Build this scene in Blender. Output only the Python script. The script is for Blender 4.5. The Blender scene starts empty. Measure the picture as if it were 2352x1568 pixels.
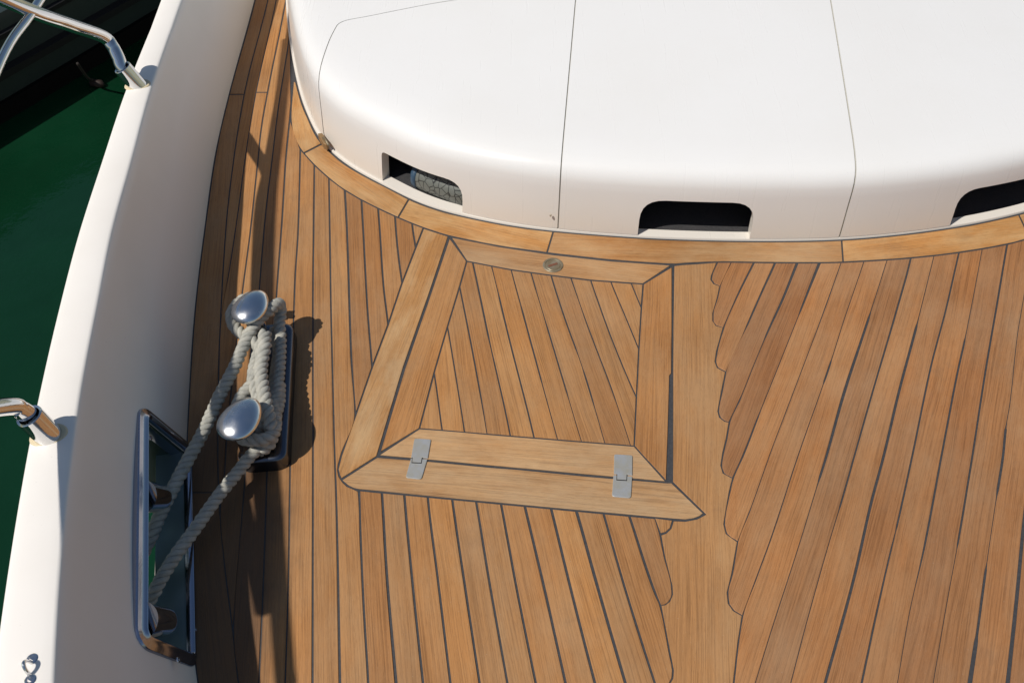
import bpy, bmesh, math, random
import numpy as np
from mathutils import Vector, Matrix
R = math.radians
random.seed(7)
SC = bpy.context.scene
COL = SC.collection

# ------------------------------------------------------------------ camera, sky, sun, exposure
CAM_H, PITCH, LENS = 1.77, 48.5, 35.0
cam = bpy.data.cameras.new('camera'); cam.lens = LENS; cam.sensor_width = 36; cam.clip_end = 3000; cam.clip_start = .02
camo = bpy.data.objects.new('camera', cam); COL.objects.link(camo)
camo.location = (0, 0, CAM_H); camo.rotation_euler = (R(90 - PITCH), 0, 0)
SC.camera = camo
SUN = Vector((.60, .35, -1.0)).normalized()          # the way the light travels
elev = math.asin(-SUN.z); azim = math.atan2(-SUN.x, -SUN.y)
world = bpy.data.worlds.new('World'); SC.world = world; world.use_nodes = True
wn = world.node_tree; sky = wn.nodes.new('ShaderNodeTexSky'); sky.sky_type = 'NISHITA'
sky.sun_disc = False; sky.sun_elevation = elev; sky.sun_rotation = azim; sky.air_density = 1.2; sky.dust_density = .6; sky.altitude = 5
bg = wn.nodes['Background']; bg.inputs['Strength'].default_value = .078
wn.links.new(sky.outputs[0], bg.inputs['Color'])
sl = bpy.data.lights.new('sun', 'SUN'); sl.energy = 4.75; sl.angle = R(.55); sl.color = (1, .955, .89)
so = bpy.data.objects.new('sun', sl); COL.objects.link(so); so.location = (-3, -2, 6)
so.rotation_euler = SUN.to_track_quat('-Z', 'Y').to_euler()
SC.view_settings.view_transform = 'Standard'; SC.view_settings.look = 'None'
SC.view_settings.exposure = -.29; SC.view_settings.gamma = 1; SC.view_settings.use_curve_mapping = False

# ------------------------------------------------------------------ survey: photo drawing -> place on a level plane
F_ = LENS / 36 * 2352
cp, sp = math.cos(R(PITCH)), math.sin(R(PITCH))
def P(x, y, z=0.0):
    u, v = (x - 1176) / F_, (784 - y) / F_
    d = Vector((u, cp + sp * v, -sp + cp * v))
    t = (z - CAM_H) / d.z
    return Vector((d.x * t, d.y * t, z))
def Q(v):
    w = Vector(v) - Vector((0, 0, CAM_H)); dep = w.y * cp - w.z * sp
    return 1176 + F_ * w.x / dep, 784 - F_ * (w.y * sp + w.z * cp) / dep

# ------------------------------------------------------------------ materials
def M_(name, col, rough=.5, metal=0, spec=.5, **k):
    m = bpy.data.materials.new(name); m.use_nodes = True
    b = m.node_tree.nodes['Principled BSDF']
    b.inputs['Base Color'].default_value = (*col, 1); b.inputs['Roughness'].default_value = rough
    b.inputs['Metallic'].default_value = metal; b.inputs['Specular IOR Level'].default_value = spec
    return m
class NT:
    def __init__(s, m): s.t = m.node_tree; s.b = s.t.nodes['Principled BSDF']
    def n(s, k, **kw):
        o = s.t.nodes.new(k)
        for a, v in kw.items():
            if hasattr(o, a): setattr(o, a, v)
            else: o.inputs[a.replace('_', ' ')].default_value = v
        return o
    def l(s, a, b): s.t.links.new(a, b)
    def noise(s, vec, scale, detail=3, rough=.5):
        o = s.n('ShaderNodeTexNoise'); o.inputs['Scale'].default_value = scale; o.inputs['Detail'].default_value = detail
        o.inputs['Roughness'].default_value = rough; s.l(vec, o.inputs['Vector']); return o.outputs['Fac']
    def ramp(s, fac, pts):
        o = s.n('ShaderNodeValToRGB'); e = o.color_ramp.elements
        while len(e) < len(pts): e.new(.5)
        for q, (p, c) in zip(e, pts): q.position = p; q.color = (*c, 1) if len(c) == 3 else c
        s.l(fac, o.inputs[0]); return o.outputs[0]
    def mix(s, fac, a, b, mode='MIX'):
        o = s.n('ShaderNodeMix', data_type='RGBA', blend_type=mode)
        for i, v in ((0, fac), (6, a), (7, b)):
            if isinstance(v, (float, int)): o.inputs[i].default_value = v
            elif isinstance(v, tuple): o.inputs[i].default_value = (*v, 1)
            else: s.l(v, o.inputs[i])
        return o.outputs[2]
    def mapping(s, vec, sc, loc=None):
        o = s.n('ShaderNodeMapping'); o.inputs['Scale'].default_value = sc; s.l(vec, o.inputs['Vector'])
        if loc is not None: s.l(loc, o.inputs['Location'])
        return o.outputs[0]
    def bump(s, h, strength, dist, nrm=None):
        o = s.n('ShaderNodeBump'); o.inputs['Strength'].default_value = strength; o.inputs['Distance'].default_value = dist
        s.l(h, o.inputs['Height'])
        if nrm: s.l(nrm, o.inputs['Normal'])
        s.l(o.outputs[0], s.b.inputs['Normal']); return o.outputs[0]

def t_scale(t, v, k):
    o = t.n('ShaderNodeMath', operation='MULTIPLY'); t.l(v, o.inputs[0]); o.inputs[1].default_value = k; return o.outputs[0]
def teak(name, c1, c2, c3, grey=.35):
    m = M_(name, c1, .55, 0, .35); t = NT(m)
    uv = t.n('ShaderNodeUVMap').outputs[0]
    oi = t.n('ShaderNodeObjectInfo').outputs['Random']
    off = t.n('ShaderNodeCombineXYZ'); mm = t.n('ShaderNodeMath', operation='MULTIPLY'); t.l(oi, mm.inputs[0]); mm.inputs[1].default_value = 37.
    t.l(mm.outputs[0], off.inputs[0]); t.l(mm.outputs[0], off.inputs[1]); t.l(mm.outputs[0], off.inputs[2])
    wob = t.mapping(uv, (2.2, 9, 1), off.outputs[0])
    wn_ = t.noise(wob, 1.0, 2)
    # bend the grain a little along the board
    add = t.n('ShaderNodeVectorMath', operation='MULTIPLY_ADD'); comb = t.n('ShaderNodeCombineXYZ'); t.l(wn_, comb.inputs[1])
    t.l(comb.outputs[0], add.inputs[0]); add.inputs[1].default_value = (0, .022, 0); t.l(uv, add.inputs[2])
    g1 = t.noise(t.mapping(add.outputs[0], (5, 420, 1), off.outputs[0]), 1.0, 3, .6)     # fine grain
    g2 = t.noise(t.mapping(add.outputs[0], (1.6, 95, 1), off.outputs[0]), 1.0, 3, .55)   # broad streaks
    g3 = t.noise(t.mapping(uv, (4, 11, 1), off.outputs[0]), 1.0, 5, .65)                   # blotches
    g4 = t.noise(t.mapping(uv, (60, 900, 1), off.outputs[0]), 1.0, 2, .5)                 # pores
    geo = t.n('ShaderNodeNewGeometry').outputs['Position']
    g5 = t.noise(geo, 3.1, 4, .6)
    col = t.mix(g2, c1, c2)
    r1 = t.ramp(g1, [(.32, (.60, .57, .54)), (.5, (1, 1, 1)), (.70, (1.2, 1.18, 1.12))])
    col = t.mix(.8, col, r1, 'MULTIPLY')
    r3 = t.ramp(g3, [(.40, (0, 0, 0)), (.66, (1, 1, 1))])
    fac = t.n('ShaderNodeMath', operation='MULTIPLY'); t.l(r3, fac.inputs[0]); fac.inputs[1].default_value = grey
    col = t.mix(fac.outputs[0], col, c3)
    r4 = t.ramp(g4, [(.33, (.72, .70, .68)), (.46, (1, 1, 1))])
    col = t.mix(.55, col, r4, 'MULTIPLY')
    r5 = t.ramp(g5, [(.3, (.86, .86, .88)), (.7, (1.1, 1.07, 1.02))])
    col = t.mix(.9, col, r5, 'MULTIPLY')
    pv = t.ramp(oi, [(0, (.84, .79, .76)), (.25, (1.03, 1.0, .95)), (.5, (.91, .92, .94)), (.75, (1.12, 1.08, .98)), (1, (.96, .89, .80))])
    col = t.mix(1.0, col, pv, 'MULTIPLY')
    g7 = t.noise(geo, 1.7, 5, .68)      # sun-bleached, salt-dusted areas
    col = t.mix(t.ramp(g7, [(.52, (0, 0, 0)), (.78, (.20,) * 3)]), col, (.47, .35, .23))
    g8 = t.noise(t.mapping(geo, (1, 1, 1)), 6.5, 5, .7)      # old foot-worn darker marks
    col = t.mix(t.ramp(g8, [(.60, (0, 0, 0)), (.74, (.30,) * 3)]), col, (.20, .115, .06))
    # salt and sand lodged here and there
    g6 = t.noise(geo, 520, 2, .5); r6 = t.ramp(g6, [(.70, (0, 0, 0)), (.78, (.5, .5, .5))])
    col = t.mix(r6, col, (.55, .50, .42))
    # bulwark shade beside the fairlead deepened in the wood colour, noisy edge
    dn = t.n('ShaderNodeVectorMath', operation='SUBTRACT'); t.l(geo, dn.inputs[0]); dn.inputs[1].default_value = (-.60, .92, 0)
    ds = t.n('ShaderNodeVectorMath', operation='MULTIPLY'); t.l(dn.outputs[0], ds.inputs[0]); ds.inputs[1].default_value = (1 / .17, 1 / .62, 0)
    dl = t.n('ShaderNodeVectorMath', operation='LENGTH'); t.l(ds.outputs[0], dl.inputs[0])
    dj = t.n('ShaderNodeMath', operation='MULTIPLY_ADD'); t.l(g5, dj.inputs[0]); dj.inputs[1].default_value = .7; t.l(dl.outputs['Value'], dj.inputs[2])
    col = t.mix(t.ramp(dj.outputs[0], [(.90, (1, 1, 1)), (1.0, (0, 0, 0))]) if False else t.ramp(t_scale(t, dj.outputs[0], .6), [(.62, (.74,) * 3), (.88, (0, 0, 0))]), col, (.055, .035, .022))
    t.l(col, t.b.inputs['Base Color'])
    rr = t.ramp(g1, [(.3, (.48,) * 3), (.7, (.66,) * 3)]); t.l(rr, t.b.inputs['Roughness'])
    t.bump(g1, .35, .0012)
    return m
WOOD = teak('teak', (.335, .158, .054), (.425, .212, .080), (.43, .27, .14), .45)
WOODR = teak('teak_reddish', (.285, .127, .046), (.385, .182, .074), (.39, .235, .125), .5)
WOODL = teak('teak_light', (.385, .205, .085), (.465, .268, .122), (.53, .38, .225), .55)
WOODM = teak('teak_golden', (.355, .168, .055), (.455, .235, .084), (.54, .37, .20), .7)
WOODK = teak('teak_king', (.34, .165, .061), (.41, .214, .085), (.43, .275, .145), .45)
CAULK = M_('black_caulk', (.022, .022, .024), .6)
t = NT(CAULK); ge = t.n('ShaderNodeNewGeometry').outputs['Position']; nz = t.noise(ge, 160, 3)
t.l(t.ramp(nz, [(.3, (.036, .036, .038)), (.75, (.056, .054, .056))]), t.b.inputs['Base Color'])

def gel(name, c, rough=.28, dirt=(.60, .55, .45), amt=.25):
    m = M_(name, c, rough, 0, .5); t = NT(m)
    g = t.n('ShaderNodeNewGeometry').outputs['Position']
    n1 = t.noise(g, 2.3, 4, .6); n2 = t.noise(t.mapping(g, (60, 3, 3)), 1, 4, .7); n3 = t.noise(g, 230, 2, .5)
    f = t.ramp(n1, [(.40, (0, 0, 0)), (.75, (amt,) * 3)]); col = t.mix(f, c, dirt)
    sx = t.n('ShaderNodeSeparateXYZ'); t.l(g, sx.inputs[0]); sz = t.n('ShaderNodeMath', operation='MULTIPLY_ADD'); t.l(n1, sz.inputs[0]); sz.inputs[1].default_value = .14; t.l(sx.outputs[2], sz.inputs[2])
    col = t.mix(t.ramp(sz.outputs[0], [(.09, (.42,) * 3), (.22, (0, 0, 0))]), col, (.62, .53, .40))      # yellower towards the bottom
    f3 = t.ramp(n3, [(.74, (0, 0, 0)), (.80, (.35,) * 3)]); col = t.mix(f3, col, (.38, .34, .28))
    t.l(col, t.b.inputs['Base Color'])
    t.l(t.ramp(n2, [(.3, (rough * .95,) * 3), (.7, (rough * 1.1,) * 3)]), t.b.inputs['Roughness'])
    return m
GEL = gel('white_gelcoat', (.785, .768, .742), .28, amt=.10)
GELB = gel('bulwark_gelcoat', (.88, .83, .765), .36, (.66, .60, .51), .28)
GELR = gel('lining_gelcoat', (.52, .48, .40), .5)
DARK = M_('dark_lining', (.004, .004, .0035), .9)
TAN = M_('seal_strip', (.40, .385, .33), .7)
def steel(name, rough, c=(.70, .70, .70)):
    m = M_(name, c, rough, 1); t = NT(m)
    g = t.n('ShaderNodeTexCoord').outputs['Object']
    n = t.noise(g, 28, 4, .6); n2 = t.noise(t.mapping(g, (700, 60, 60)), 1, 2)
    t.l(t.ramp(n, [(.35, (rough * .75,) * 3), (.72, (rough * 1.6,) * 3)]), t.b.inputs['Roughness'])
    t.bump(n2, .06, .0006)
    return m
STEELS = M_('sill_steel', (.26, .36, .38), .34, .85); STEELD = M_('dark_steel', (.035, .055, .05), .4, .8); STEEL = steel('polished_steel', .07); STEELW = steel('worn_steel', .20, (.72, .73, .74))
BRASS = M_('dull_nickel', (.25, .2, .13), .45, .45)
RUST = M_('rusty_slot', (.16, .06, .03), .8)
t = NT(BRASS); g = t.n('ShaderNodeTexCoord').outputs['Object']; t.l(t.ramp(t.noise(g, 45, 4, .6), [(.35, (.27, .235, .17)), (.65, (.20, .155, .09))]), t.b.inputs['Base Color'])
PLATE = M_('hinge_steel', (.5, .5, .48), .42, .55)
t = NT(PLATE); g = t.n('ShaderNodeTexCoord').outputs['Object']; t.l(t.ramp(t.noise(g, 40, 4, .6), [(.35, (.52, .52, .51)), (.7, (.50, .46, .36))]), t.b.inputs['Base Color'])
def rope_mat():
    m = M_('rope_fibre', (.5, .47, .40), .9, 0, .15); t = NT(m)
    uv = t.n('ShaderNodeUVMap').outputs[0]; g = t.n('ShaderNodeNewGeometry').outputs['Position']
    a = t.noise(t.mapping(uv, (160, 14, 1)), 1, 3, .6); b = t.noise(g, 55, 4, .6); c = t.noise(g, 900, 2)
    col = t.mix(t.ramp(b, [(.35, (0, 0, 0)), (.7, (1, 1, 1))]), (.56, .54, .47), (.39, .39, .35))
    col = t.mix(.55, col, t.ramp(a, [(.3, (.66, .64, .6)), (.6, (1, 1, 1))]), 'MULTIPLY')
    t.l(col, t.b.inputs['Base Color'])
    mx = t.n('ShaderNodeMath', operation='ADD'); t.l(a, mx.inputs[0]); t.l(c, mx.inputs[1]); t.bump(mx.outputs[0], .8, .0012)
    return m
ROPE = rope_mat()

# ------------------------------------------------------------------ object helpers
def link(name, me, mats=None, parent=None, label=None, cat=None, group=None, kind=None):
    o = bpy.data.objects.new(name, me); COL.objects.link(o)
    if mats is not None and me is not None:
        for m in (mats if isinstance(mats, (list, tuple)) else [mats]): me.materials.append(m)
    if parent: o.parent = parent
    for k, v in (('label', label), ('category', cat), ('group', group), ('kind', kind)):
        if v: o[k] = v
    return o
def thing(name, label, cat, loc=(0, 0, 0), group=None, kind=None):
    o = link(name, None, None, None, label, cat, group, kind); o.location = loc
    o.empty_display_size = .1
    return o
def put(o, parent):      # parent keeps the child's shape where it was built
    o.parent = parent; o.matrix_parent_inverse = Matrix.Translation(-Vector(parent.location))
    return o
def mesh(name, vs, fs, mats, parent=None, smooth=False, sharp=None, **k):
    me = bpy.data.meshes.new(name); me.from_pydata([tuple(v) for v in vs], [], fs); me.update()
    bm = bmesh.new(); bm.from_mesh(me); bmesh.ops.recalc_face_normals(bm, faces=bm.faces); bm.to_mesh(me); bm.free()
    if smooth:
        me.polygons.foreach_set('use_smooth', [True] * len(me.polygons))
        if sharp: me.set_sharp_from_angle(angle=R(sharp))
    o = link(name, me, mats, None, **k)
    if parent: put(o, parent)
    return o
def inset(pl, d):        # inward offset of a polygon (list of Vector2-like), any orientation
    n = len(pl); A = sum(pl[i][0] * pl[(i + 1) % n][1] - pl[(i + 1) % n][0] * pl[i][1] for i in range(n))
    s = 1 if A > 0 else -1; out = []
    for i in range(n):
        a, b, c = pl[i - 1], pl[i], pl[(i + 1) % n]
        e1 = Vector((b[0] - a[0], b[1] - a[1])); e2 = Vector((c[0] - b[0], c[1] - b[1]))
        if e1.length < 1e-9 or e2.length < 1e-9: out.append((b[0], b[1])); continue
        e1.normalize(); e2.normalize()
        n1 = Vector((-e1.y, e1.x)) * s; n2 = Vector((-e2.y, e2.x)) * s; m = n1 + n2
        if m.length < 1e-3: out.append((b[0] + n1.x * d, b[1] + n1.y * d)); continue
        m.normalize(); k = d / max(.45, m.dot(n1)); out.append((b[0] + m.x * k, b[1] + m.y * k))
    return out
def dedupe(pl, eps):
    out = []
    for p in pl:
        if not out or math.hypot(p[0] - out[-1][0], p[1] - out[-1][1]) > eps: out.append(p)
    while len(out) > 2 and math.hypot(out[0][0] - out[-1][0], out[0][1] - out[-1][1]) <= eps: out.pop()
    return out
def board(name, px, mat, parent, top=None, thick=.008, cham=.0008, direction=None, gap=0, group=None):
    """a board from its outline in the survey; gap = inward trim in survey units"""
    px = dedupe(px, .5)
    if top is None: top = random.uniform(-.0002, .0004)
    if gap: px = inset(px, gap)
    w = [P(x, y, top) for x, y in px]; w2 = dedupe([(v.x, v.y) for v in w], .0004)
    n = len(w2)
    if n < 3: return None
    ins = inset(w2, cham)
    vs = [(x, y, top - thick) for x, y in w2] + [(x, y, top - cham) for x, y in w2] + [(x, y, top) for x, y in ins]
    fs = [tuple(range(2 * n, 3 * n))]
    for i in range(n):
        j = (i + 1) % n; fs += [(i, j, n + j, n + i), (n + i, n + j, 2 * n + j, 2 * n + i)]
    if direction is None:
        best = 0
        c = Vector((sum(x for x, y in w2) / n, sum(y for x, y in w2) / n)); xx = sum((x - c.x) ** 2 for x, y in w2); yy = sum((y - c.y) ** 2 for x, y in w2); xy = sum((x - c.x) * (y - c.y) for x, y in w2)
        a = .5 * math.atan2(2 * xy, xx - yy); direction = (math.cos(a), math.sin(a))
    d = Vector(direction).normalized(); e = Vector((-d.y, d.x))
    me = bpy.data.meshes.new(name); me.from_pydata(vs, [], fs); me.update()
    bm = bmesh.new(); bm.from_mesh(me); bmesh.ops.recalc_face_normals(bm, faces=bm.faces); bm.to_mesh(me); bm.free()
    uvl = me.uv_layers.new(name='UVMap')
    for lp in me.loops:
        v = me.vertices[lp.vertex_index].co; uvl.data[lp.index].uv = (v.x * d.x + v.y * d.y, v.x * e.x + v.y * e.y)
    o = link(name, me, mat)
    if parent: put(o, parent)
    return o
# monotone cubic through knots (x as a function of y)
def pchip(ys, xs):
    ys = np.array(ys, float); xs = np.array(xs, float); h = np.diff(ys); s = np.diff(xs) / h; n = len(ys); m = np.zeros(n)
    if n > 2:
        for i in range(1, n - 1):
            if s[i - 1] * s[i] > 0:
                w1 = 2 * h[i] + h[i - 1]; w2 = h[i] + 2 * h[i - 1]; m[i] = (w1 + w2) / (w1 / s[i - 1] + w2 / s[i])
    m[0] = s[0]; m[-1] = s[-1]
    def f(y):
        if y <= ys[0]: return xs[0] + m[0] * (y - ys[0])
        if y >= ys[-1]: return xs[-1] + m[-1] * (y - ys[-1])
        i = int(np.searchsorted(ys, y)) - 1; i = max(0, min(n - 2, i)); t_ = (y - ys[i]) / h[i]
        return ((2 * t_ ** 3 - 3 * t_ ** 2 + 1) * xs[i] + (t_ ** 3 - 2 * t_ ** 2 + t_) * h[i] * m[i] + (-2 * t_ ** 3 + 3 * t_ ** 2) * xs[i + 1] + (t_ ** 3 - t_ ** 2) * h[i] * m[i + 1])
    return f
class Seam:
    def __init__(s, pts, w=3.0):
        pts = sorted(pts, key=lambda p: p[1]); s.y = [p[1] for p in pts]; s.f = pchip(s.y, [p[0] for p in pts])
        s.w = w if isinstance(w, list) else [(0, w)]
    def x(s, y): return s.f(y)
    def wid(s, y): return float(np.interp(y, [a for a, b in s.w], [b for a, b in s.w]))
def seg_dist(p, a, b, lo, hi):
    ax, ay = a; bx, by = b; dx, dy = bx - ax, by - ay; L = dx * dx + dy * dy
    t_ = ((p[0] - ax) * dx + (p[1] - ay) * dy) / L
    if not lo: t_ = max(0, t_)
    if not hi: t_ = min(1, t_)
    qx, qy = ax + dx * t_ - p[0], ay + dy * t_ - p[1]
    return math.hypot(qx, qy), (dx * (p[1] - ay) - dy * (p[0] - ax))
def side(p, line):       # signed distance to an open polyline; sign by side
    best = None
    for i in range(len(line) - 1):
        d, s = seg_dist(p, line[i], line[i + 1], i == 0, i == len(line) - 2)
        if best is None or d < best[0] - 1e-9: best = (d, s)
    return best[0] if best[1] > 0 else -best[0]
def clip(poly, F):
    out = []; n = len(poly); v = [F(p) for p in poly]
    for i in range(n):
        a, b, fa, fb = poly[i], poly[(i + 1) % n], v[i], v[(i + 1) % n]
        if fa >= 0: out.append(a)
        if (fa >= 0) != (fb >= 0):
            lo, hi = a, b; flo = fa
            for _ in range(18):
                m = ((lo[0] + hi[0]) / 2, (lo[1] + hi[1]) / 2); fm = F(m)
                if (fm >= 0) == (flo >= 0): lo = m
                else: hi = m
            out.append(((lo[0] + hi[0]) / 2, (lo[1] + hi[1]) / 2))
    return out
def strip(sa, sb, y0, y1, clips=(), step=14):
    ys = sorted(set([y0, y1] + [y for y in sa.y + sb.y if y0 < y < y1] + [y0 + step * i for i in range(int((y1 - y0) / step) + 1)]))
    le, ri = [], []
    for y in ys:
        a, b = sa.x(y) + sa.wid(y) / 2, sb.x(y) - sb.wid(y) / 2
        if b - a > .8: le.append((a, y)); ri.append((b, y))
        elif len(le) > 2:
            lo, hi = le[-1][1], y
            for _ in range(14):
                m = (lo + hi) / 2
                if sb.x(m) - sb.wid(m) / 2 - sa.x(m) - sa.wid(m) / 2 > .5: lo = m
                else: hi = m
            le.append((sa.x(lo) + sa.wid(lo) / 2, lo)); ri.append((sb.x(lo) - sb.wid(lo) / 2, lo)); break
    poly = le + ri[::-1]
    for c in clips:
        if len(poly) > 2: poly = clip(poly, c)
    return poly
YB = 1860        # boards run on past the lower edge of the picture
YT = -260

# ------------------------------------------------------------------ seams of the laid deck
M_OUT = [(657, -60), (662, 60), (674, 150), (673.5, 188), (667, 258), (669, 290), (673, 306), (682, 331), (698.7, 354), (729, 386), (762.5, 415), (784, 431.6), (831, 460), (907, 496.5), (972, 523), (1031, 542), (1150, 566), (1271, 583), (1400, 597), (1546, 607), (1568, 604.6), (1648.6, 600.5), (1780, 603), (1904, 603), (1934, 602), (2072, 594.5), (2203, 580.4), (2313.7, 561), (2352, 551), (2440, 525), (2640, 450), (2900, 330)]
M_IN = [(652, -60), (657, 60), (673, 160), (691, 235), (709, 275), (722, 305.7), (740.7, 332.5), (784, 373), (834, 403), (901.6, 436.7), (943.5, 460), (1002, 482), (1059.4, 496.5), (1167, 519), (1281, 533), (1466, 547), (1568, 551.5), (1716, 555), (1917, 553.5), (2072, 540), (2206, 521), (2260, 511), (2352, 490), (2440, 463), (2640, 385), (2870, 270)]
def smooth(pl, it=2):
    for _ in range(it):
        o = [pl[0]]
        for i in range(len(pl) - 1):
            a, b = pl[i], pl[i + 1]; o += [(a[0] * .75 + b[0] * .25, a[1] * .75 + b[1] * .25), (a[0] * .25 + b[0] * .75, a[1] * .25 + b[1] * .75)]
        pl = o + [pl[-1]]
    return pl
MO, MI = smooth(M_OUT), smooth(M_IN)
HL = [(972.8, 523), (923, 651.6), (891.5, 745.6), (855, 843), (816.6, 954), (784, 1040), (760, 1108)]
HB = [(760, 1075), (779.5, 1094), (790, 1107), (801, 1116), (812, 1121), (826, 1124.5), (983, 1139.5), (1151, 1155.5), (1324, 1171.6), (1445, 1183), (1546, 1192), (1575, 1194), (1601, 1189), (1620, 1180)]
belowMO = lambda p: side(p, MO) - 1.8
leftHL = lambda p: side(p, HL) - 1.8
belowHB = lambda p: side(p, HB) - 2.4
S = [None] * 20
S[0] = Seam([(625, -200), (584, 0), (524, 220), (497, 336), (468.6, 527), (446.7, 709), (433, 907), (427, 1040), (425, 1200), (434, 1400), (453, 1568), (500, 1860)], 7)
S[1] = Seam([(655, -200), (615, 0), (561, 215), (537, 363), (519, 520), (507, 722), (502, 856), (500, 1041), (504, 1159), (517, 1310), (534, 1444), (547.5, 1568), (590, 1860)], 3.2)
S[2] = Seam([(670, -200), (634, 0), (586.7, 217), (562.6, 363), (547, 481), (527.6, 612), (508, 735)], 2.2)
S[3] = Seam([(690, -200), (655, 10), (646, 57), (615, 210), (600, 297), (591, 381), (576, 525), (557, 669), (535, 860), (520, 1011), (516, 1078), (504, 1180)], 3.2)
S[4] = Seam([(710, -200), (659, 122), (637, 262), (624, 372), (608.6, 503), (596, 656), (577, 900), (561, 1117), (534, 1461)], 3.2)
S[5] = Seam([(725, -200), (688, 0), (673.5, 188), (667, 258.6), (656.7, 363), (648, 504), (635, 682), (625, 860), (614.7, 1041), (608, 1243), (603, 1377), (594.5, 1568), (578, 1860)], 3.6)
S[6] = Seam([(690, 340), (685, 527), (678, 637), (674, 749), (667, 1041), (663.4, 1276), (658, 1478), (655, 1568), (645, 1860)], 3.4)
S[7] = Seam([(722, 380), (720.5, 527), (718.7, 700), (719, 1041), (718, 1568), (718, 1860)], [(1000, 3.6), (1568, 5)])
S[8] = Seam([(755.5, 400), (757.5, 520.6), (760, 688), (764, 856), (769, 1047), (772.5, 1142), (781, 1568), (787, 1860)], [(1000, 3.6), (1568, 6)])
S[9] = Seam([(792, 430), (797, 520.6), (807.5, 823), (816.6, 954)], 4)
S[10] = Seam([(830, 450), (834, 520.6), (844, 705), (855, 843)], 4)
S[11] = Seam([(868, 470), (872, 520.6), (881, 655), (891.5, 742)], 4)
S[12] = Seam([(907, 490), (909, 520.6), (917, 601), (924, 650)], 4)
S[13] = Seam([(946, 505), (947.6, 520.6), (955, 569)], 4)
S8R = Seam([(792, 430), (797, 520.6), (807.5, 823), (816.6, 954), (784, 1046), (777, 1078), (779.5, 1092), (786, 1103), (799, 1117), (824, 1128), (829, 1250), (836, 1400), (846, 1568), (858, 1860)], 5)
Lp = [[(824.3, 1100), (829, 1250), (836, 1400), (846, 1568), (858, 1860)],
 [(876, 1110), (877.4, 1130), (888, 1310), (910, 1568), (936, 1860)], [(928, 1120), (929, 1135), (945, 1310), (972, 1568), (1006, 1860)],
 [(982, 1125), (983, 1140), (1005.7, 1327), (1035, 1568), (1073, 1860)], [(1037, 1130), (1039, 1146), (1069.5, 1353.6), (1102, 1568), (1148, 1860)],
 [(1091, 1135), (1093.7, 1150), (1123, 1327), (1166, 1568), (1220, 1860)], [(1148, 1140), (1151, 1155.5), (1187, 1350), (1231, 1568), (1292, 1860)],
 [(1202, 1145), (1205.6, 1160.5), (1247.6, 1337), (1299.6, 1568), (1368, 1860)], [(1262, 1150), (1266, 1166), (1311, 1350), (1367, 1568), (1445, 1860)],
 [(1319, 1155), (1324, 1171.6), (1372, 1343.6), (1437, 1568), (1524, 1860)], [(1381, 1160), (1386, 1177), (1434, 1343.6), (1504.6, 1568), (1580, 1800)],
 [(1439, 1165), (1445, 1182), (1506, 1363.7), (1516, 1388)], [(1499, 1170), (1504, 1187), (1516, 1226)]]
Lw = [5, [(1130, 5.5), (1568, 7)], 5.5, 5.2, 5.4, 5.2, 5.4, 6, 6.2, 7, 5.6, 6, 4.4]
L = [Seam(p, w) for p, w in zip(Lp, Lw)]
L12R = Seam(Lp[12] + [(1526, 1276), (1543, 1343.5), (1544.3, 1363.7), (1538, 1379), (1528, 1386.5), (1514, 1389)], 3.2)
L11R = Seam(Lp[11][:-1] + [(1516, 1385.5), (1540, 1505), (1546.5, 1538), (1545, 1556), (1537, 1569), (1505, 1577)], 5.2)
L10R = Seam(Lp[10][:-1] + [(1512, 1590), (1536, 1700), (1541, 1730), (1538, 1750), (1528, 1763), (1490, 1770)], 5.2)
nib = {1: [(1648.6, 685), (1638.5, 719), (1638.5, 735.6), (1645, 746), (1664, 752)],
 2: [(1647, 806), (1643.6, 829.6), (1648.6, 843), (1670, 854)], 3: [(1658.7, 896.8), (1650, 943.8), (1653.7, 957), (1665, 965.7), (1679, 969)],
 4: [(1669, 1007.6), (1661, 1041), (1657, 1068), (1662, 1085), (1686, 1098)], 5: [(1675.5, 1132), (1663.7, 1202.5), (1669, 1224), (1698, 1244)],
 6: [(1682, 1316.7), (1671.5, 1360), (1674, 1384), (1685.6, 1400.6), (1709, 1414)], 7: [(1695.6, 1478), (1685.6, 1568), (1676, 1640), (1681, 1662), (1716, 1680)]}
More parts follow.
